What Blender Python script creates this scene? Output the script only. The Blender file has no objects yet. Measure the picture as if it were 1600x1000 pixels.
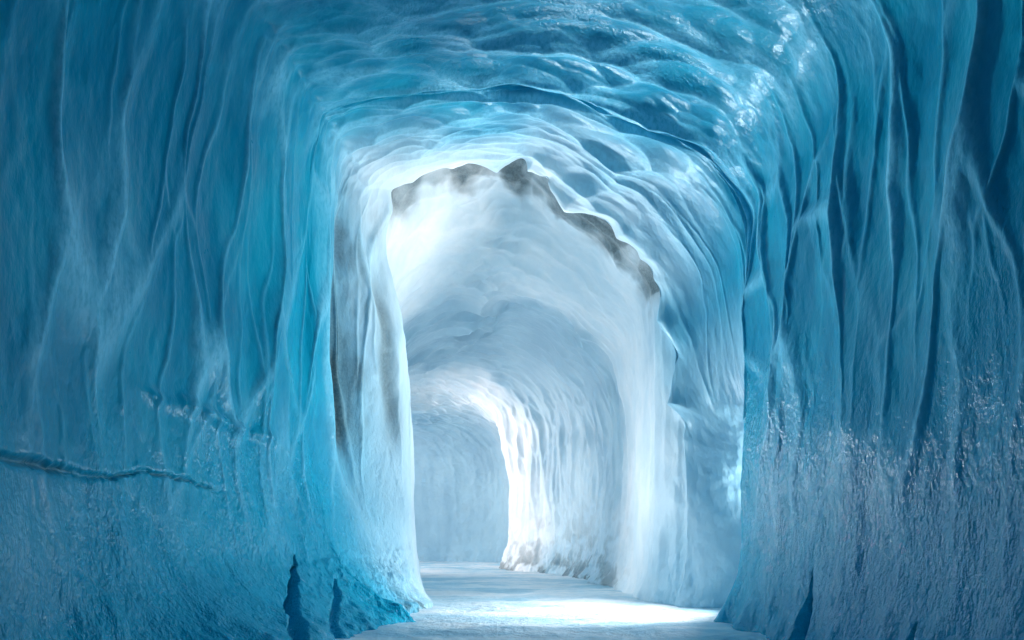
import bpy, math
import numpy as np
from mathutils import Vector

R = math.radians
SC = bpy.context.scene
COL = SC.collection

# ------------------------------------------------------------------ camera
EYE = 1.2                       # eye height above the cave floor
FPX, CX, CY = 1250.0, 770.0, 815.0   # focal length and vanishing point in the 1600 x 1000 photograph
cam_data = bpy.data.cameras.new('camera')
cam_data.sensor_width = 36.0
cam_data.lens = FPX / 1600.0 * 36.0
cam_data.shift_x = (800.0 - CX) / 1600.0
cam_data.shift_y = (CY - 500.0) / 1600.0
cam_data.clip_start = 0.05
cam_data.clip_end = 500.0
cam = bpy.data.objects.new('camera', cam_data)
cam.location = (0, 0, EYE)
cam.rotation_euler = (R(90), 0, 0)
COL.objects.link(cam)
SC.camera = cam

# ------------------------------------------------------------------ sky
world = bpy.data.worlds.new('World')
SC.world = world
world.use_nodes = True
wn = world.node_tree
bg = wn.nodes['Background']
sky = wn.nodes.new('ShaderNodeTexSky')
sky.sky_type = 'NISHITA'
sky.sun_disc = False
sky.sun_elevation = R(28)
sky.sun_rotation = R(-75)
wn.links.new(sky.outputs['Color'], bg.inputs['Color'])
bg.inputs['Strength'].default_value = 0.10

# ------------------------------------------------------------------ render settings
SC.view_settings.view_transform = 'Standard'
SC.view_settings.look = 'None'
SC.view_settings.exposure = 0.56
SC.view_settings.gamma = 1.0
SC.render.engine = 'CYCLES'
cy = SC.cycles
cy.max_bounces = 9
cy.diffuse_bounces = 7
cy.glossy_bounces = 3
cy.transmission_bounces = 2
cy.sample_clamp_indirect = 6.0
cy.caustics_reflective = False
cy.caustics_refractive = False
cy.use_denoising = True
cy.use_adaptive_sampling = True
cy.adaptive_threshold = 0.03

# ------------------------------------------------------------------ lamps out of sight in the side passages, and added fill lights
def lamp(name, loc, target, watts, size, colour, spread=180.0):
    d = bpy.data.lights.new(name, 'AREA')
    d.shape = 'DISK'
    d.size = size
    d.energy = watts
    d.color = colour
    d.spread = R(spread)
    o = bpy.data.objects.new(name, d)
    o.location = loc
    o.rotation_euler = (Vector(target) - Vector(loc)).to_track_quat('-Z', 'Y').to_euler()
    COL.objects.link(o)
    return o

lamp('recess_lamp', (4.7, 10.05, .9), (-1.2, 11.5, 4.5), 66, 0.5, (1.0, 0.95, 0.91), 66)
lamp('edge_fill', (3.45, 10.45, 1.0), (-3.0, 7.8, 1.8), 38, 0.22, (0.96, 0.98, 1.0), 92)  # added fill, unseen, to brighten the left wall
lamp('floor_lamp', (4.1, 10.2, 1.9), (1.1, 10.7, 0.0), 38, 0.4, (1.0, 0.97, 0.94), 55)
lamp('jamb_lamp', (-2.0, 14.0, 1.6), (3.0, 11.3, 1.7), 58, 0.4, (1.0, 0.98, 0.97), 90)
lamp('passage_fill', (-2.1, 15.2, 1.3), (1.5, 6.7, 5.6), 95, 0.8, (0.96, 0.98, 1.0), 68)  # added fill, unseen, raking the right wall and near ceiling
lamp('inner_fill', (-2.3, 16.2, 1.2), (1.6, 16.8, 3.0), 26, 0.6, (1.0, 0.90, 0.88), 120)  # added fill, unseen, to brighten the far tunnel
lamp('bend_lamp', (-7.0, 20.3, 2.2), (1.2, 19.0, 3.2), 235, 1.8, (1.0, 0.85, 0.82), 130)
lamp('rear_fill', (.2, -4.6, 2.4), (.2, 10.0, 2.4), 13, 1.2, (1.0, 0.98, 0.96))  # added fill behind the camera for the near walls

# ------------------------------------------------------------------ noise in numpy
def _hash(ix, iy, iz, seed):
    with np.errstate(over='ignore'):
        h = (ix.astype(np.uint32) * np.uint32(374761393)) ^ (iy.astype(np.uint32) * np.uint32(668265263)) \
            ^ (iz.astype(np.uint32) * np.uint32(2147483647 - 5)) ^ np.uint32((seed * 2654435761) & 0xffffffff)
        h = (h ^ (h >> np.uint32(15))) * np.uint32(2246822519)
        h = (h ^ (h >> np.uint32(13))) * np.uint32(3266489917)
        h = h ^ (h >> np.uint32(16))
    return h.astype(np.float64) / 4294967295.0

def vnoise(x, y, seed=0):
    """smooth value noise in two dimensions, -1..1"""
    x = np.asarray(x, float); y = np.asarray(y, float)
    x, y = np.broadcast_arrays(x, y)
    ix = np.floor(x).astype(np.int64); iy = np.floor(y).astype(np.int64)
    fx = x - ix; fy = y - iy
    u = fx * fx * fx * (fx * (fx * 6 - 15) + 10); v = fy * fy * fy * (fy * (fy * 6 - 15) + 10)
    z = np.zeros_like(ix)
    a = _hash(ix, iy, z, seed); b = _hash(ix + 1, iy, z, seed)
    c = _hash(ix, iy + 1, z, seed); d = _hash(ix + 1, iy + 1, z, seed)
    return ((a * (1 - u) + b * u) * (1 - v) + (c * (1 - u) + d * u) * v) * 2 - 1

def fbm(x, y, seed=0, octaves=4, gain=0.5):
    s = 0.0; amp = 1.0; tot = 0.0
    for k in range(octaves):
        s = s + amp * vnoise(x * 2 ** k + 13.7 * k, y * 2 ** k - 7.3 * k, seed + 17 * k)
        tot += amp; amp *= gain
    return s / tot

def scallop(x, y, seed=0, k=14.0, jitter=0.9):
    """soft distance to the nearest scattered site: smooth bowls parted by sharp crests, about 0..1"""
    x, y = np.broadcast_arrays(np.asarray(x, float), np.asarray(y, float))
    ix = np.floor(x).astype(np.int64); iy = np.floor(y).astype(np.int64)
    z = np.zeros_like(ix)
    acc = np.zeros(x.shape)
    for dx in (-1, 0, 1):
        for dy in (-1, 0, 1):
            jx = ix + dx; jy = iy + dy
            px = jx + 0.5 + jitter * (_hash(jx, jy, z, seed) - 0.5)
            py = jy + 0.5 + jitter * (_hash(jx, jy, z + 1, seed) - 0.5)
            acc += np.exp(-k * ((x - px) ** 2 + (y - py) ** 2))
    return np.sqrt(np.maximum(-np.log(acc + 1e-12) / k, 0.0))

def veins(x, y, seed=0, jitter=.95):
    """gap between the two nearest sites: 0 on the borders of the cells"""
    x, y = np.broadcast_arrays(np.asarray(x, float), np.asarray(y, float))
    ix = np.floor(x).astype(np.int64); iy = np.floor(y).astype(np.int64)
    z = np.zeros_like(ix)
    d1 = np.full(x.shape, 9.); d2 = np.full(x.shape, 9.)
    for dx in (-1, 0, 1):
        for dy in (-1, 0, 1):
            jx = ix + dx; jy = iy + dy
            d = np.hypot(x - (jx + .5 + jitter * (_hash(jx, jy, z, seed) - .5)), y - (jy + .5 + jitter * (_hash(jx, jy, z + 1, seed) - .5)))
            d2 = np.minimum(d2, np.maximum(d1, d)); d1 = np.minimum(d1, d)
    return d2 - d1

def sstep(a, b, x):
    t = np.clip((x - a) / (b - a), 0, 1)
    return t * t * (3 - 2 * t)

def pchip(xk, yk, x):
    """monotone cubic through (xk, yk[..]) along axis 0"""
    xk = np.asarray(xk, float); yk = np.asarray(yk, float)
    sh = (-1,) + (1,) * (yk.ndim - 1)
    h = np.diff(xk).reshape(sh); d = np.diff(yk, axis=0) / h
    m = np.zeros_like(yk)
    w1 = 2 * h[1:] + h[:-1]; w2 = h[1:] + 2 * h[:-1]
    good = (d[:-1] * d[1:]) > 0
    with np.errstate(divide='ignore', invalid='ignore'):
        hm = (w1 + w2) / (w1 / d[:-1] + w2 / d[1:])
    m[1:-1] = np.where(good, hm, 0.0)
    m[0] = d[0]; m[-1] = d[-1]
    i = np.clip(np.searchsorted(xk, x, side='right') - 1, 0, len(xk) - 2)
    hh = (xk[i + 1] - xk[i]); t = ((x - xk[i]) / hh).reshape(sh); hh = hh.reshape(sh)
    return (yk[i] * (1 + 2 * t) * (1 - t) ** 2 + m[i] * hh * t * (1 - t) ** 2
            + yk[i + 1] * t * t * (3 - 2 * t) + m[i + 1] * hh * t * t * (t - 1))

# ------------------------------------------------------------------ the tunnel as a net of cross sections
# every section: 14 points from the left foot over the ceiling to the right foot
KEYS = []
def sec(y, *pts):
    KEYS.append([(p[0], y, p[1]) for p in pts])
F_ = [0, -.005, .0, .03, .10, .22, .38, .52, .68, .82, .93, .985, 1, 1]
H_ = [None, .22, .48, .70, .85, .94, .985, 1, .985, .93, .83, .66, .33, None]
def fan(L, Rr, h):
    row = []
    for f, g in zip(F_, H_):
        row.append((L[0] + (Rr[0] - L[0]) * f, L[1] + (Rr[1] - L[1]) * f, -.3 if g is None else g * h))
    KEYS.append(row)

for y in (-5.0, 2.0, 5.0):
    sec(y, (-2.9, -.3), (-3.0, .9), (-3.02, 2.2), (-2.95, 3.9), (-2.75, 5.3), (-2.3, 6.2), (-1.2, 6.5),
        (.4, 6.6), (1.9, 6.3), (2.9, 5.85), (3.35, 5.0), (3.4, 3.6), (3.25, 1.5), (3.1, -.3))
sec(7.0, (-1.75, -.3), (-2.7, .9), (-2.82, 2.2), (-2.78, 3.9), (-2.62, 5.3), (-2.25, 6.2), (-1.15, 6.45),
    (.4, 6.55), (1.85, 6.2), (2.85, 5.75), (3.25, 4.95), (3.28, 3.6), (3.12, 1.5), (3.0, -.3))
sec(9.0, (-1.1, -.3), (-2.15, .9), (-2.42, 2.2), (-2.42, 3.9), (-2.4, 5.3), (-2.15, 6.15), (-1.1, 6.4),
    (.4, 6.5), (1.8, 6.1), (2.7, 5.6), (3.15, 4.8), (3.15, 3.6), (3.0, 1.5), (2.88, -.3))
sec(9.5, (-1.05, -.3), (-2.0, .9), (-2.28, 2.2), (-2.3, 3.9), (-2.3, 5.3), (-2.1, 6.1), (-1.05, 6.38),
    (.4, 6.47), (1.75, 6.05), (2.62, 5.55), (3.1, 4.7), (3.08, 3.5), (2.98, 1.5), (2.85, -.3))
sec(9.66, (-1.04, -.3), (-1.98, .9), (-2.24, 2.2), (-2.26, 3.9), (-2.27, 5.3), (-2.08, 6.1), (-1.04, 6.37),
    (.4, 6.46), (1.73, 6.04), (2.58, 5.54), (3.08, 4.65), (3.15, 2.95), (4.2, 1.2), (4.4, -.3))
sec(10.4, (-1.08, -.3), (-1.75, .9), (-2.05, 2.2), (-2.1, 3.9), (-2.1, 5.2), (-1.95, 6.0), (-1.0, 6.3),
    (.4, 6.42), (1.6, 6.0), (2.4, 5.5), (2.95, 4.6), (3.32, 2.8), (5.3, 1.2), (5.4, -.3))
sec(10.9, (-1.05, -.3), (-1.52, .9), (-1.75, 2.2), (-1.85, 3.9), (-1.9, 5.0), (-1.75, 5.8), (-.95, 6.25),
    (.4, 6.42), (1.35, 5.95), (2.1, 5.4), (2.75, 4.5), (3.08, 2.8), (3.6, 1.2), (3.65, -.3))
sec(11.5, (-1.12, -.3), (-1.22, .9), (-1.22, 2.6), (-1.38, 4.2), (-1.58, 5.2), (-1.45, 6.0), (-.6, 6.3),
    (.41, 6.4), (.9, 5.95), (1.7, 5.42), (2.3, 4.7), (2.6, 3.2), (2.78, 1.4), (2.8, -.3))
sec(11.57, (-1.12, -.3), (-1.2, .9), (-1.2, 2.6), (-1.42, 4.25), (-1.66, 5.3), (-1.6, 6.2), (-.65, 6.62),
    (.46, 6.74), (1.05, 6.17), (1.9, 5.6), (2.5, 4.75), (2.66, 3.2), (2.75, 1.4), (2.77, -.3))
sec(12.2, (-1.2, -.3), (-1.24, .9), (-1.27, 2.5), (-1.5, 4.2), (-1.68, 5.2), (-1.5, 6.05), (-.65, 6.45),
    (.4, 6.55), (1.1, 6.0), (1.83, 5.46), (2.38, 4.65), (2.45, 3.5), (2.45, 1.5), (2.45, -.3))
sec(13.2, (-1.4, -.3), (-1.4, .9), (-1.45, 2.5), (-1.55, 3.9), (-1.6, 4.9), (-1.3, 5.6), (-.6, 6.0),
    (.4, 6.1), (1.1, 5.75), (1.8, 5.2), (2.35, 4.4), (2.48, 3.2), (2.42, 1.5), (2.4, -.3))
sec(14.5, (-2.4, -.3), (-2.4, .9), (-2.4, 2.3), (-2.3, 3.6), (-2.0, 4.5), (-1.4, 5.1), (-.6, 5.5),
    (.3, 5.55), (1.1, 5.3), (1.8, 4.85), (2.35, 4.2), (2.55, 3.1), (2.5, 1.5), (2.4, -.3))
sec(17.0, (-2.9, -.3), (-2.9, .9), (-2.9, 2.0), (-2.7, 3.2), (-2.4, 4.0), (-1.8, 4.75), (-.9, 5.15),
    (0, 5.3), (.8, 5.1), (1.5, 4.5), (2.0, 3.9), (2.2, 2.9), (2.15, 1.4), (2.05, -.3))
fan((-3.1, 18.0), (1.6, 18.8), 5.05)
fan((-3.4, 18.5), (.95, 19.8), 4.85)
fan((-3.6, 18.8), (.5, 20.6), 4.65)
fan((-3.7, 19.0), (.55, 21.6), 4.5)
fan((-3.9, 19.1), (.85, 23.0), 4.25)
fan((-4.1, 19.2), (.2, 24.2), 4.05)
fan((-4.5, 19.3), (-1.4, 24.6), 3.8)
fan((-5.2, 19.4), (-3.5, 24.7), 3.8)
fan((-8.0, 19.5), (-8.0, 24.5), 3.8)
NET = np.array(KEYS)                                    # keys x 14 x 3

# path length of each key, measured on the right half of the ring
mid = NET[:, 7:, :].mean(axis=1)
tk = np.concatenate([[0], np.cumsum(np.maximum(np.linalg.norm(np.diff(mid, axis=0), axis=1), 0.05))])
# rings: coarse behind the camera, fine where the photograph looks
y_of = NET[:, 7, 1]
rings = []
for i in range(len(tk) - 1):
    y0, y1 = y_of[i], y_of[i + 1]
    step = 0.10 if y1 <= 2.01 else 0.022 if y1 <= 5.01 else 0.013 if y1 < 9.4 else 0.011 if y1 < 12.3 else 0.018 if y1 < 17.1 else 0.028
    n = max(int(round((tk[i + 1] - tk[i]) / step)), 4)
    if i >= len(tk) - 3: n = 40
    rings.append(np.linspace(tk[i], tk[i + 1], n, endpoint=False))
rings = np.concatenate(rings + [[tk[-1]]])
netr = pchip(tk, NET, rings)                            # rings x 14 x 3
# perimeter: mean chord length
ck = np.concatenate([[0], np.cumsum(np.linalg.norm(np.diff(NET[3:12], axis=1), axis=2).mean(axis=0))])
NU = 1000
au = np.linspace(0, ck[-1], NU)
P = pchip(ck, netr.transpose(1, 0, 2), au).transpose(1, 0, 2)      # rings x NU x 3
NR = len(rings)

def grid_normals(P):
    da = np.gradient(P, axis=1); db = np.gradient(P, axis=0)
    n = np.cross(da, db)
    n /= np.linalg.norm(n, axis=2, keepdims=True) + 1e-12
    return n

N = grid_normals(P)
# make the normals point into the tunnel
c = P[:, :, :].mean(axis=1, keepdims=True)
if (np.einsum('ijk,ijk->ij', N, c - P)).mean() < 0:
    N = -N
A = np.broadcast_to(au[None, :], (NR, NU))              # metres round the ring
B = np.broadcast_to(rings[:, None], (NR, NU))           # metres along the tunnel
X, Y, Z = P[..., 0], P[..., 1], P[..., 2]
side_l = 1 - sstep(ck[4] - .3, ck[5] + .3, A)           # 1 on the left wall
side_r = sstep(ck[9] - .3, ck[10] + .3, A)              # 1 on the right wall
wallm = np.maximum(side_l, side_r)
ceilm = 1 - wallm
tY = np.interp(rings, tk, y_of)                         # depth of the ring on the ceiling line
DEP = np.broadcast_to(tY[:, None], (NR, NU))
near = 1 - sstep(10.8, 12.2, DEP)
far = sstep(13.0, 16.0, DEP)
midm = np.clip(1 - near - far, 0, 1)
bend = sstep(tk[16], tk[18], B)

# ---- flutes on the walls, scallops on the ceiling
wb = B + .38 * fbm(A * .42, B * .7, 3, 3) + .06 * fbm(A * 1.6, B * 2.2, 5, 2)
wa = A + .6 * fbm(A * .4, B * .6, 4, 2)
fl1 = scallop(wa / 3.4, wb / .80, 11, k=34)
fl2 = scallop(wa / 1.7 + 5, wb / .36, 12, k=26)
fl3 = scallop(wa / 2.3 + 9, (wb + .1 * fbm(A * .9, B, 10, 2)) / .50, 19, k=34)
ce1 = scallop((A + .6 * fbm(A * .6, B * .6, 6, 3)) / .95, (B + .30 * fbm(A * .6, B * .7, 7, 3)) / .36, 13, k=34)
ce2 = scallop((A + .3 * fbm(A * 1.2, B * 1.4, 8, 2)) / .42, (B + .12 * fbm(A * 1.3, B * 2., 9, 2)) / .19, 14, k=30)
ve1 = veins(wa / 3.4, wb / .80, 11)
ve3 = veins(wa / 2.3 + 9, (wb + .1 * fbm(A * .9, B, 10, 2)) / .50, 19)
vw = .5 + .5 * vnoise(A * .9, B * 1.1, 23)
amp = np.clip(.8 + .9 * fbm(A * .3, B * .35, 21, 2), .15, 1.5)
amp2 = np.clip(.7 + 1.1 * fbm(A * .4, B * .5, 22, 2), .1, 1.5)
up = sstep(.7, 3.0, Z)                                  # flutes fade out towards the foot
recm = side_r * sstep(9.45, 9.9, Y) * (1 - sstep(2.1, 3.3, Z + .3 * vnoise(Y * 2, Z * 2, 26)))
calm = 1 - .95 * recm - .72 * side_r * sstep(9.4, 10.2, Y) * (1 - recm)
calm = calm * (1 - .25 * wallm - .12 * side_l)
D = calm * near * wallm * (.04 + .96 * up) * (.30 * amp * fl1 ** 1.8 + .035 * amp2 * fl2 ** 1.4 + .11 * amp2 * fl3 ** 1.7)
D += .025 * recm * fbm(A * 2.0, B * 2.0, 27, 4)
D += near * ceilm * (1 - .55 * sstep(ck[8] + .2, ck[9], A)) * (.185 * amp * ce1 ** 1.7 + .06 * amp2 * ce2 ** 1.5)
rid = np.maximum(np.exp(-(ve1 / (.05 + .17 * vw ** 2)) ** 2) * np.clip(.25 + 1.2 * vw, .2, 1.2), .7 * np.exp(-(ve3 / (.05 + .08 * vw)) ** 2) * np.clip(amp2 - .2, 0, 1))
D += calm * near * wallm * (.08 + .92 * up) * .058 * rid
# far tunnel: finer flutes
ff = scallop(wa / 2.6, (B + .12 * fbm(A * .5, B * .9, 92, 3)) / .27, 15, k=30)
fc = scallop((A + .5 * fbm(A * .8, B, 16, 3)) / .8, (B + .22 * fbm(A * .8, B * 1.1, 18, 3)) / .25, 17, k=34) * np.clip(.8 + .8 * fbm(A * .6, B * .7, 24, 2), .1, 1.4)
endq = 1 - .65 * sstep(tk[18], tk[20], B)
D += far * endq * (wallm * (.22 * ff ** 1.6 + .03 * np.exp(-(veins(wa / 2.0, (B + .1 * fbm(A * .6, B, 98, 2)) / .21, 25) / .14) ** 2)) * (.3 + .7 * up) + ceilm * .22 * fc ** 1.5)
mv = np.exp(-(veins((A + .4 * fbm(A * .9, B, 28, 3)) / .7, (B + .2 * fbm(A * .9, B * 1.2, 29, 3)) / .24, 30) / .16) ** 2)
D += np.clip(midm + .5 * far, 0, 1) * ceilm * .022 * mv * np.clip(.6 + 1.2 * fbm(A * .7, B * .8, 34, 2), 0, 1.4)
D += midm * (wallm * .07 * ff ** 1.4 + ceilm * (.13 * ce1 ** 1.6 + .09 * fc ** 1.5))
# slow undulation and fine lumps
D += .10 * fbm(A * .35, B * .35, 31, 3) + .018 * fbm(A * 1.7, B * 2.6, 32, 3) + .005 * fbm(A * 5, B * 11, 33, 3)
# rough feet of the walls
foot = np.exp(-np.maximum(Z, 0) / .32)
D += foot * wallm * (.16 + .14 * fbm(A * 2.2, B * 2.6, 41, 4))
lump = side_l * sstep(8.0, 9.2, Y) * (1 - sstep(11.3, 11.8, Y)) * (1 - sstep(.5, 1.1, Z))
D += lump * (.09 * np.abs(fbm(A * 2.4, B * 3.0, 44, 4)) + .05 * fbm(A * 7, B * 7, 45, 3))
crust = far * side_r * (1 - .7 * sstep(tk[17], tk[18], B)) * np.exp(-np.maximum(Z, 0) / .75)
D += crust * (.10 + .16 * np.abs(fbm(A * 3.2, B * 3.2, 42, 4)))
# ragged lower walls: small vertical gouges
low = (1 - sstep(.2, 3.6, Z + 1.9 * fbm(A * .35, B * .6, 46, 4))) * wallm * near * (1 - recm)
D += low * .026 * fbm(A * 2.2, B * 5.0, 43, 4)

# ---- the crack across the left wall
cy_ = np.interp(Y, [4.2, 4.9, 5.3, 5.8, 6.2, 6.6, 7.2, 7.7], [1.60, 1.59, 1.58, 1.53, 1.55, 1.62, 1.58, 1.49]) + .015 * fbm(Y * 5, Y * 0, 51, 3) + .014 * fbm(Y * 16, Y * 0, 56, 2) * sstep(4.5, 6, Y)
crw = .007 + .010 * (vnoise(Y * 3.1, Y * 0 + 2, 52) * .5 + .5) + .022 * np.exp(-((Y - 5.4) / .5) ** 2)
crack = np.clip(.85 + .6 * fbm(Y * 2.6, Y * 0, 57, 3), .5, 1) * np.exp(-((Z - cy_) / crw) ** 2) * side_l * (1 - sstep(7.4, 7.9, Y)) * sstep(-2, 1, Y)
lipz = np.exp(-((Z - cy_ - .055) / .03) ** 2) * side_l * (1 - sstep(7.5, 8.0, Y)) * (DEP < 9)
D += -.055 * crack + .006 * lipz * (.6 + .8 * vnoise(A * 3, Y * 14, 53))
# ---- the broken ledge higher on the left wall
lz = 2.25 - .10 * (Y - 7.0) + .05 * fbm(Y * 3, Y * 0, 54, 2)
ledge = np.exp(-((Z - lz) / .07) ** 2) * side_l * sstep(6.4, 7.0, Y) * (1 - sstep(8.6, 9.2, Y))
D += .07 * ledge * (.5 + fbm(A * 2, Y * 4, 55, 3))
# ---- slots melted into the feet of the walls
def slot(side, k, px, w, ztop, depth, seed):
    # a cleft cut by an upright plane; k is the slope of that plane in plan
    q = X - k * Y - px + .03 * fbm(Z * 3, Z * 0, seed + 3, 3) + .016 * fbm(Y * 9, Z * 9, seed + 7, 3)
    taper = np.clip((ztop - Z + .12 * fbm(Y * 14, Z * 2, seed + 5, 2)) / (.7 * ztop), 0, 1) ** .8
    edge = w * taper * (1 + .6 * fbm(Z * 6, Z * 0 + seed, seed, 4))
    m = (1 - sstep(.35, 1.45, np.abs(q) / np.maximum(edge, 1e-4))) * (Z < ztop + .1) * (edge > .002)
    return m * side * (DEP < 12) * (Y > 3), depth
SLOTS = [slot(side_l, -.22, -.26, .055, .84, .30, 61), slot(side_r, .36, .28, .034, .80, .28, 62), 
         slot(side_r, .50, .20, .04, .52, .22, 64), slot(side_l, -.19, -.10, .04, .55, .12, 66)]
for m, dep in SLOTS:
    D -= .55 * dep * m
# ---- the groove where the left wall meets the arch
gz = np.exp(-((Y - 10.62 - .10 * fbm(Z * .6, Z * 0, 71, 2)) / .14) ** 2) * side_l * sstep(1.2, 2.6, Z)
D -= .16 * gz
gz2 = np.exp(-((Y - 11.22 - .06 * fbm(Z * .8, Z * 0, 72, 2)) / .10) ** 2) * side_l * sstep(2.0, 2.9, Z) * (1 - sstep(4.0, 5.0, Z))
D -= .08 * gz2
# jagged arch lip
lipw = np.exp(-((DEP - 11.5) / .22) ** 2) * (1 - side_l) * sstep(2.0, 3.0, Z)
D += lipw * .42 * (scallop((A + .2 * fbm(A * 1.1, A * 0, 74, 2)) / .8, A * 0, 73, k=40) - .3)

P = P + N * D[..., None]
N = grid_normals(P)
if (np.einsum('ijk,ijk->ij', N, c - P)).mean() < 0:
    N = -N
X, Y, Z = P[..., 0], P[..., 1], P[..., 2]

# ---- stains and whiteness of the ice, with some shade painted in
PXX = CX + FPX * X / np.maximum(Y, .3); PYY = CY - FPX * (Z - EYE) / np.maximum(Y, .3)
def ash(a0, a1, y0, y1, soft=.12):
    # a lens of ash-stained ice behind the lip, ragged along its lower edge
    ac, hw = (a0 + a1) / 2, (a1 - a0) / 2
    t = (A - ac + .05 * fbm(DEP * 3, A * 2, 86, 3)) / hw
    reach = y0 + (y1 - y0) * np.clip(1 - t * t, 0, 1) ** .3 + .22 * fbm(A * 2.2, DEP * 2.2, 88, 4)
    return (np.abs(t) < 1) * (DEP > y0) * (1 - sstep(reach - .40, reach + .05, DEP))
a6, a7, a8, a9, a10, a11 = ck[6], ck[7], ck[8], ck[9], ck[10], ck[11]
rag = .25 * fbm(A * 2.5, B * 2.5, 81, 3)
ASH = [ash(ck[5] - .25, ck[5] + .65, 11.53, 12.60), ash(a6 - .15, a6 + .62, 11.53, 12.55),
       ash(a7 - .48, a7 + .52, 11.53, 12.72), ash(a8 - .1, a9 + .30, 11.53, 12.75), ash(a10 - .5, a10 + .15, 11.53, 12.7)]
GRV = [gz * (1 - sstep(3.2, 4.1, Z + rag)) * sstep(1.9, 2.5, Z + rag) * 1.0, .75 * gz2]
dirt_shade = np.zeros((NR, NU))
rimy = 12.42 + .26 * fbm(A * 1.5, A * 0, 89, 3) + .12 * fbm(A * 5, DEP * 5, 90, 3)
rimm = sstep(ck[5] - .5, ck[5] - .1, A) * (1 - sstep(a10 - .1, a10 + .5, A)) * (DEP > 11.53) * (1 - sstep(rimy - .18, rimy + .03, DEP))
dirt_shade = np.maximum(dirt_shade, .8 * rimm * np.clip(.8 + 1.8 * rag, 0, 1))
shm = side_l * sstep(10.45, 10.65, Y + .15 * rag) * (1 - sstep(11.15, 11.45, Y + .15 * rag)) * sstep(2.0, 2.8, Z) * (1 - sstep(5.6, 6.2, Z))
dirt_shade = np.maximum(dirt_shade, np.clip(shm * (.30 + 1.1 * fbm(A * 1.1, B * 2.2, 99, 4)), 0, .6))
for m in ASH: dirt_shade = np.maximum(dirt_shade, np.clip(m * (.95 + rag * 2.0), 0, .92))
for m in GRV: dirt_shade = np.maximum(dirt_shade, np.clip(m, 0, 1))
dirt_shade = np.maximum(dirt_shade, .5 * gz * sstep(3.3, 4.2, Z) * (.6 + .8 * rag))
dirt_shade = np.maximum(dirt_shade, .8 * crust * (1 - sstep(tk[17], tk[18], B)) * sstep(-.1, .35, fbm(A * 4, B * 4, 82, 4)))
footd = np.exp(-np.maximum(Z - .05, 0) / .2) * side_l * sstep(9.6, 10.0, Y) * (1 - sstep(11.0, 11.4, Y))
dirt_shade = np.maximum(dirt_shade, .8 * footd * sstep(.0, .3, fbm(A * 3, B * 5, 83, 3)))
fn = .8 * fbm(A * .6, B * .6, 84, 3)
dirt_shade = np.maximum(dirt_shade, .6 * np.clip(crack * 1.4 - .4, 0, 1))  # crevice shade of the crack, painted in as dark colour
frost_shade = sstep(10.2, 13.0, DEP + fn + .7 * ceilm) * (1 - side_l) + sstep(9.8, 12.3, DEP + .4 * fn) * side_l * .68
frost_shade = np.maximum(frost_shade, .30 * side_r * sstep(9.5, 10.0, Y) * (1 - sstep(3.0, 4.5, Z)))
frost_shade = frost_shade * (1 - .48 * sstep(14.6, 15.6, DEP + fn) * (1 - sstep(17.2, 18.2, B - tk[15] + 17.0 + fn)))  # dim stretch between the lamps, painted in as bluer, darker ice
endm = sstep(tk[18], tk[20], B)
frost_shade = frost_shade * (1 - .54 * endm)

# ---- sharp crests paled: frosting plus crest highlights painted into the colour, hollows stay clear
def top(f, lo, hi):
    a_, b_ = np.percentile(f, [lo, hi]); return sstep(a_, b_, f)
rime_light = wallm * (.1 + .9 * sstep(.3, 2.2, Z)) * calm * np.maximum(rid, .18 * top(fl1, 70, 98)) \
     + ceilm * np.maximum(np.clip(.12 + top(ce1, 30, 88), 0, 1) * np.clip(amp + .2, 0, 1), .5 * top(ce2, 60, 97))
rime_light = np.clip(rime_light * near * 1.15 * (.85 + .5 * fbm(A * 1.5, B * 1.5, 95, 3)), 0, 1)
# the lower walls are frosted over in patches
rime_light = np.maximum(rime_light, near * wallm * (1 - sstep(1.2, 3.0, Z + .8 * fbm(A * .5, B * .8, 96, 3))) * np.clip(-.16 + .5 * fbm(A * .7, B * .9, 97, 4), 0, .8))

# ------------------------------------------------------------------ materials
def node(nt, kind, **kw):
    n = nt.nodes.new(kind)
    for k, v in kw.items(): setattr(n, k, v)
    return n
def new_mat(name):
    m = bpy.data.materials.new(name); m.use_nodes = True
    return m, m.node_tree, m.node_tree.nodes['Principled BSDF']
def mixc(nt, fac, a, b):
    n = node(nt, 'ShaderNodeMix', data_type='RGBA')
    for sock, v in ((n.inputs[0], fac), (n.inputs[6], a), (n.inputs[7], b)):
        if hasattr(v, 'is_output'): nt.links.new(v, sock)
        elif isinstance(v, (int, float)): sock.default_value = v
        else: sock.default_value = (*v, 1)
    return n.outputs[2]
def math_(nt, op, a, b=None, clamp=False):
    n = node(nt, 'ShaderNodeMath', operation=op, use_clamp=clamp)
    for sock, v in ((n.inputs[0], a), (n.inputs[1], b)):
        if v is None: continue
        if hasattr(v, 'is_output'): nt.links.new(v, sock)
        else: sock.default_value = v
    return n.outputs[0]
def noise_(nt, vec, scale, detail=4, rough=.55, mul=(1, 1, 1)):
    mp = node(nt, 'ShaderNodeMapping'); mp.inputs['Scale'].default_value = mul
    nt.links.new(vec, mp.inputs['Vector'])
    n = node(nt, 'ShaderNodeTexNoise'); n.inputs['Scale'].default_value = scale
    n.inputs['Detail'].default_value = detail; n.inputs['Roughness'].default_value = rough
    nt.links.new(mp.outputs[0], n.inputs['Vector'])
    return n.outputs['Fac']
def ramp_(nt, fac, lo, hi):
    n = node(nt, 'ShaderNodeMapRange', interpolation_type='SMOOTHSTEP')
    n.inputs['From Min'].default_value = lo; n.inputs['From Max'].default_value = hi
    nt.links.new(fac, n.inputs['Value'])
    return n.outputs[0]

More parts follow.
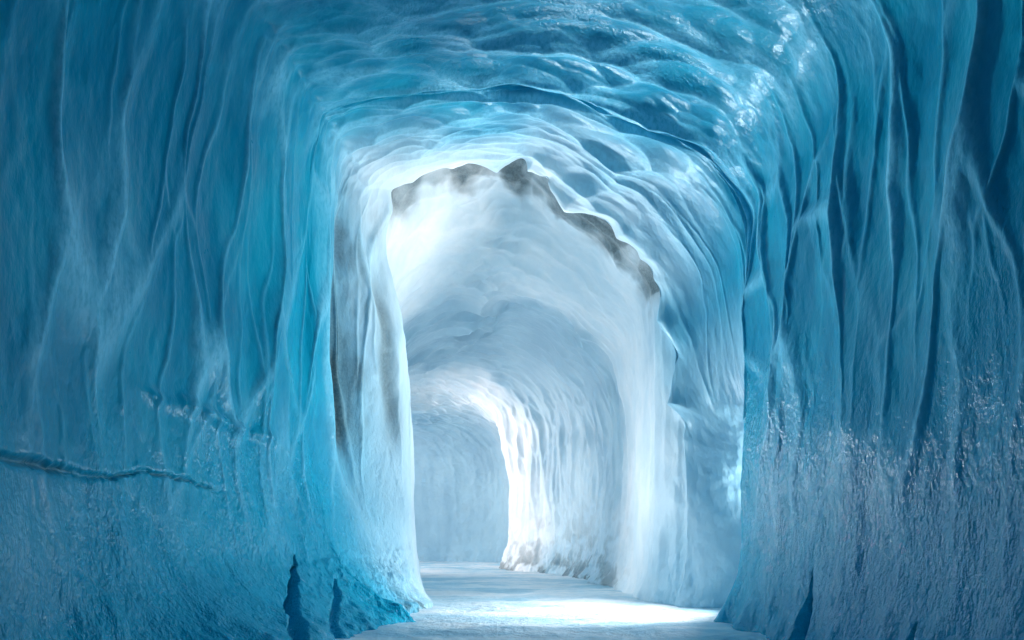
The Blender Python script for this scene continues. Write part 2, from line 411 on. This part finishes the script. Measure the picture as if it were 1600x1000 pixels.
def ice_material():
    m, nt, b = new_mat('glacier_ice')
    pos = node(nt, 'ShaderNodeNewGeometry').outputs['Position']
    fr = node(nt, 'ShaderNodeAttribute', attribute_name='frost_shade').outputs['Fac']
    di = node(nt, 'ShaderNodeAttribute', attribute_name='dirt_shade').outputs['Fac']
    ro = node(nt, 'ShaderNodeAttribute', attribute_name='rough_ice').outputs['Fac']
    cloud = ramp_(nt, noise_(nt, pos, 1.3, 5, .6, (1, 1, .6)), .35, .70)
    blue = mixc(nt, cloud, (.0005, .225, .365), (.002, .32, .465))
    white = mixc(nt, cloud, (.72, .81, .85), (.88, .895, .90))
    ri = node(nt, 'ShaderNodeAttribute', attribute_name='rime_light').outputs['Fac']
    gran = ramp_(nt, noise_(nt, pos, 24, 4, .65, (1, 1, .5)), .30, .62)
    blue = mixc(nt, math_(nt, 'MULTIPLY', ro, .8), blue, (.003, .37, .56))
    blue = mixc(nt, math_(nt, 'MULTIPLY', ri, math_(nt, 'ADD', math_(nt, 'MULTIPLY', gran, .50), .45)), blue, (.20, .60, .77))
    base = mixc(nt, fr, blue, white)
    grit = noise_(nt, pos, 28, 5, .7)
    ashc = mixc(nt, ramp_(nt, grit, .35, .65), (.030, .058, .068), (.095, .14, .15))
    base = mixc(nt, math_(nt, 'MULTIPLY', di, .93), base, ashc)
    nt.links.new(base, b.inputs['Base Color'])
    r = math_(nt, 'ADD', .22, math_(nt, 'MULTIPLY', noise_(nt, pos, 6, 3), .22))
    r = math_(nt, 'ADD', r, math_(nt, 'MULTIPLY', fr, .16))
    r = math_(nt, 'SUBTRACT', r, math_(nt, 'MULTIPLY', ro, .10))
    nt.links.new(r, b.inputs['Roughness'])
    b.inputs['IOR'].default_value = 1.31
    b.inputs['Specular IOR Level'].default_value = .40
    b.inputs['Specular Tint'].default_value = (.50, .82, 1.0, 1)
    # pitted skin: drawn out downwards on the lower walls, faint ripples elsewhere
    pit = noise_(nt, pos, 24, 3, .6, (1, 1, .6))
    pit2 = noise_(nt, pos, 42, 2, .6, (1, 1, .6))
    rip = noise_(nt, pos, 5, 4, .6, (1, 1, .5))
    h = math_(nt, 'ADD', math_(nt, 'MULTIPLY', pit, math_(nt, 'ADD', math_(nt, 'MULTIPLY', ro, .034), .003)),
              math_(nt, 'MULTIPLY', pit2, math_(nt, 'ADD', math_(nt, 'MULTIPLY', ro, .016), .0012)))
    h = math_(nt, 'ADD', h, math_(nt, 'MULTIPLY', rip, .022))
    bump = node(nt, 'ShaderNodeBump'); bump.inputs['Distance'].default_value = 1.0; bump.inputs['Strength'].default_value = .8
    nt.links.new(h, bump.inputs['Height'])
    nt.links.new(bump.outputs[0], b.inputs['Normal'])
    return m
ICE = ice_material()

def snow_material():
    m, nt, b = new_mat('trodden_snow')
    pos = node(nt, 'ShaderNodeNewGeometry').outputs['Position']
    a = ramp_(nt, noise_(nt, pos, .9, 6, .65, (.5, 1.3, 1)), .38, .62)
    base = mixc(nt, a, (.38, .62, .73), (.84, .88, .90))
    g = ramp_(nt, noise_(nt, pos, 3.5, 6, .7, (.5, 1.6, 1)), .60, .78)
    base = mixc(nt, math_(nt, 'MULTIPLY', g, .8), base, (.17, .22, .25))
    nt.links.new(base, b.inputs['Base Color'])
    b.inputs['Roughness'].default_value = .42
    b.inputs['IOR'].default_value = 1.31
    h = math_(nt, 'MULTIPLY', noise_(nt, pos, 14, 6, .65), .05)
    bump = node(nt, 'ShaderNodeBump'); bump.inputs['Distance'].default_value = 1.0; bump.inputs['Strength'].default_value = .7
    nt.links.new(h, bump.inputs['Height']); nt.links.new(bump.outputs[0], b.inputs['Normal'])
    return m
SNOW = snow_material()

rough_ice = np.clip(low * 1.0 + .55 * foot * wallm, 0, 1) * (1 - .6 * far)
rough_ice = np.maximum(rough_ice, .8 * crust)
rough_ice = np.maximum(rough_ice, .35 * near * ceilm * sstep(.1, .5, fbm(A * .5, B * .6, 85, 3)))

# ------------------------------------------------------------------ cutting the skin into things
def link(name, me, parent=None):
    o = bpy.data.objects.new(name, me); COL.objects.link(o)
    if parent: o.parent = parent
    return o
QI, QJ = np.meshgrid(np.arange(NR - 1), np.arange(NU - 1), indexing='ij')
def skin(name, mask, parent=None):
    """one mesh of the quads of the skin whose lower corner is in mask"""
    q = mask[:-1, :-1]
    i, j = QI[q], QJ[q]
    quads = np.stack([i * NU + j, (i + 1) * NU + j, (i + 1) * NU + j + 1, i * NU + j + 1], axis=1)
    used, inv = np.unique(quads, return_inverse=True)
    inv = inv.reshape(-1, 4)
    v = P.reshape(-1, 3)[used]
    me = bpy.data.meshes.new(name)
    me.vertices.add(len(v)); me.vertices.foreach_set('co', v.ravel().astype(np.float32))
    nq = len(quads)
    me.loops.add(nq * 4); me.loops.foreach_set('vertex_index', inv.ravel().astype(np.int32))
    me.polygons.add(nq); me.polygons.foreach_set('loop_start', (np.arange(nq) * 4).astype(np.int32))
    me.update(calc_edges=True)
    me.polygons.foreach_set('use_smooth', np.ones(nq, bool))
    for an, arr in (('rime_light', rime_light), ('frost_shade', frost_shade), ('dirt_shade', dirt_shade), ('rough_ice', rough_ice)):
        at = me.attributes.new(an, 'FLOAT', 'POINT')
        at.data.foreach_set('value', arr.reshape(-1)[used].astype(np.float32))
    me.normals_split_custom_set_from_vertices(N.reshape(-1, 3)[used].astype(np.float32))
    me.materials.append(ICE)
    return link(name, me, parent)
def tag(o, label=None, cat=None, group=None, kind=None):
    if label: o['label'] = label
    if cat: o['category'] = cat
    if group: o['group'] = group
    o['kind'] = kind or 'thing'
    return o

wob = .12 * fbm(A * .9, B * .9, 91, 3)
isl = A < ck[5] - .25 + wob
isr = A > ck[9] + .35 + wob
isc = ~isl & ~isr
k_left_end = (DEP + wob) < 10.45
k_right_end = (DEP + wob * .2) < 9.52
k_lip = (DEP) < 11.52
k_arch = (DEP + wob) < 12.75
k_bend = (B + wob) < tk[18]
crackm = (crack > .45)
slotm = [(m > .6) & (Z > -.2) for m, d in SLOTS]

taken = np.zeros((NR, NU), bool)
def take(mask):
    global taken
    m = mask & ~taken
    taken = taken | m
    return m
# parts first, so that the surface they belong to is cut round them
crack_q = take(crackm & isl & k_left_end)
lslot_q = take((slotm[0]) & isl & k_left_end)
lslot_q2 = take(slotm[3] & isl & k_left_end)
rslot_q = [take(slotm[i] & isr & k_right_end) for i in (1, 2)]
ash_q = [take((m > .45) & k_arch) for m in ASH]
grv_q = [take((m > .5) & isl & k_arch & ~k_left_end) for m in GRV]

left = tag(skin('ice_wall', take(isl & k_left_end)), 'deep blue rippled ice wall filling the left side, with a dark crack across it', 'ice wall')
skin('crack', crack_q, left)
skin('melt_slot', lslot_q, left)
skin('melt_slot', lslot_q2, left)
right = tag(skin('ice_wall', take(isr & k_right_end)), 'deep blue ice wall with long vertical flutes filling the right side', 'ice wall')
for q in rslot_q:
    if q[:-1, :-1].any(): skin('melt_slot', q, right)
ceil_ = tag(skin('ice_ceiling', take(isc & k_lip)), 'blue scalloped ice ceiling in front of the arch, with ripples running across', 'ice ceiling')
recess = tag(skin('ice_wall', take(isr & ~k_right_end & k_lip)), 'pale turquoise ice wall of the side recess between the right wall and the arch', 'ice wall')
arch = tag(skin('ice_arch', take(k_arch)), 'ragged ice arch with dark dirty patches along its lip, opening into the white tunnel', 'ice arch')
for q in ash_q + grv_q:
    if q[:-1, :-1].any(): skin('dirty_patch', q, arch)
tag(skin('ice_wall', take(isr & k_bend)), 'white fluted ice wall on the right of the far tunnel, grey crust at its foot', 'ice wall')
tag(skin('ice_ceiling', take(isc | isl)), 'white low vault of the far tunnel beyond the arch', 'ice ceiling')
tag(skin('ice_wall', take(isr)), 'pale blue end wall closing the far tunnel where it bends', 'ice wall')

# ------------------------------------------------------------------ floor
def grid_mesh(name, xs, ys, zf, mat, parent=None):
    gx, gy = np.meshgrid(xs, ys)
    gz = zf(gx, gy)
    v = np.stack([gx, gy, gz], axis=-1).reshape(-1, 3)
    nx, ny = len(xs), len(ys)
    i, j = np.meshgrid(np.arange(ny - 1), np.arange(nx - 1), indexing='ij')
    q = np.stack([i * nx + j, i * nx + j + 1, (i + 1) * nx + j + 1, (i + 1) * nx + j], axis=-1).reshape(-1, 4)
    me = bpy.data.meshes.new(name)
    me.from_pydata(v.tolist(), [], q.tolist())
    me.polygons.foreach_set('use_smooth', np.ones(len(q), bool))
    me.materials.append(mat)
    return link(name, me, parent)
ys = np.concatenate([np.linspace(-6, 6, 50, endpoint=False), np.linspace(6, 14, 400, endpoint=False), np.linspace(14, 27, 320)])
xs = np.concatenate([np.linspace(-9, -2.5, 60, endpoint=False), np.linspace(-2.5, 4.5, 260)])
tag(grid_mesh('ground', xs, ys, lambda x, y: .04 * fbm(x * .7, y * .7, 101, 3) + .022 * fbm(x * 2.6, y * 3.2, 102, 4) + .016 * np.abs(fbm(x * 5, y * 5, 103, 3)), SNOW), kind='structure')
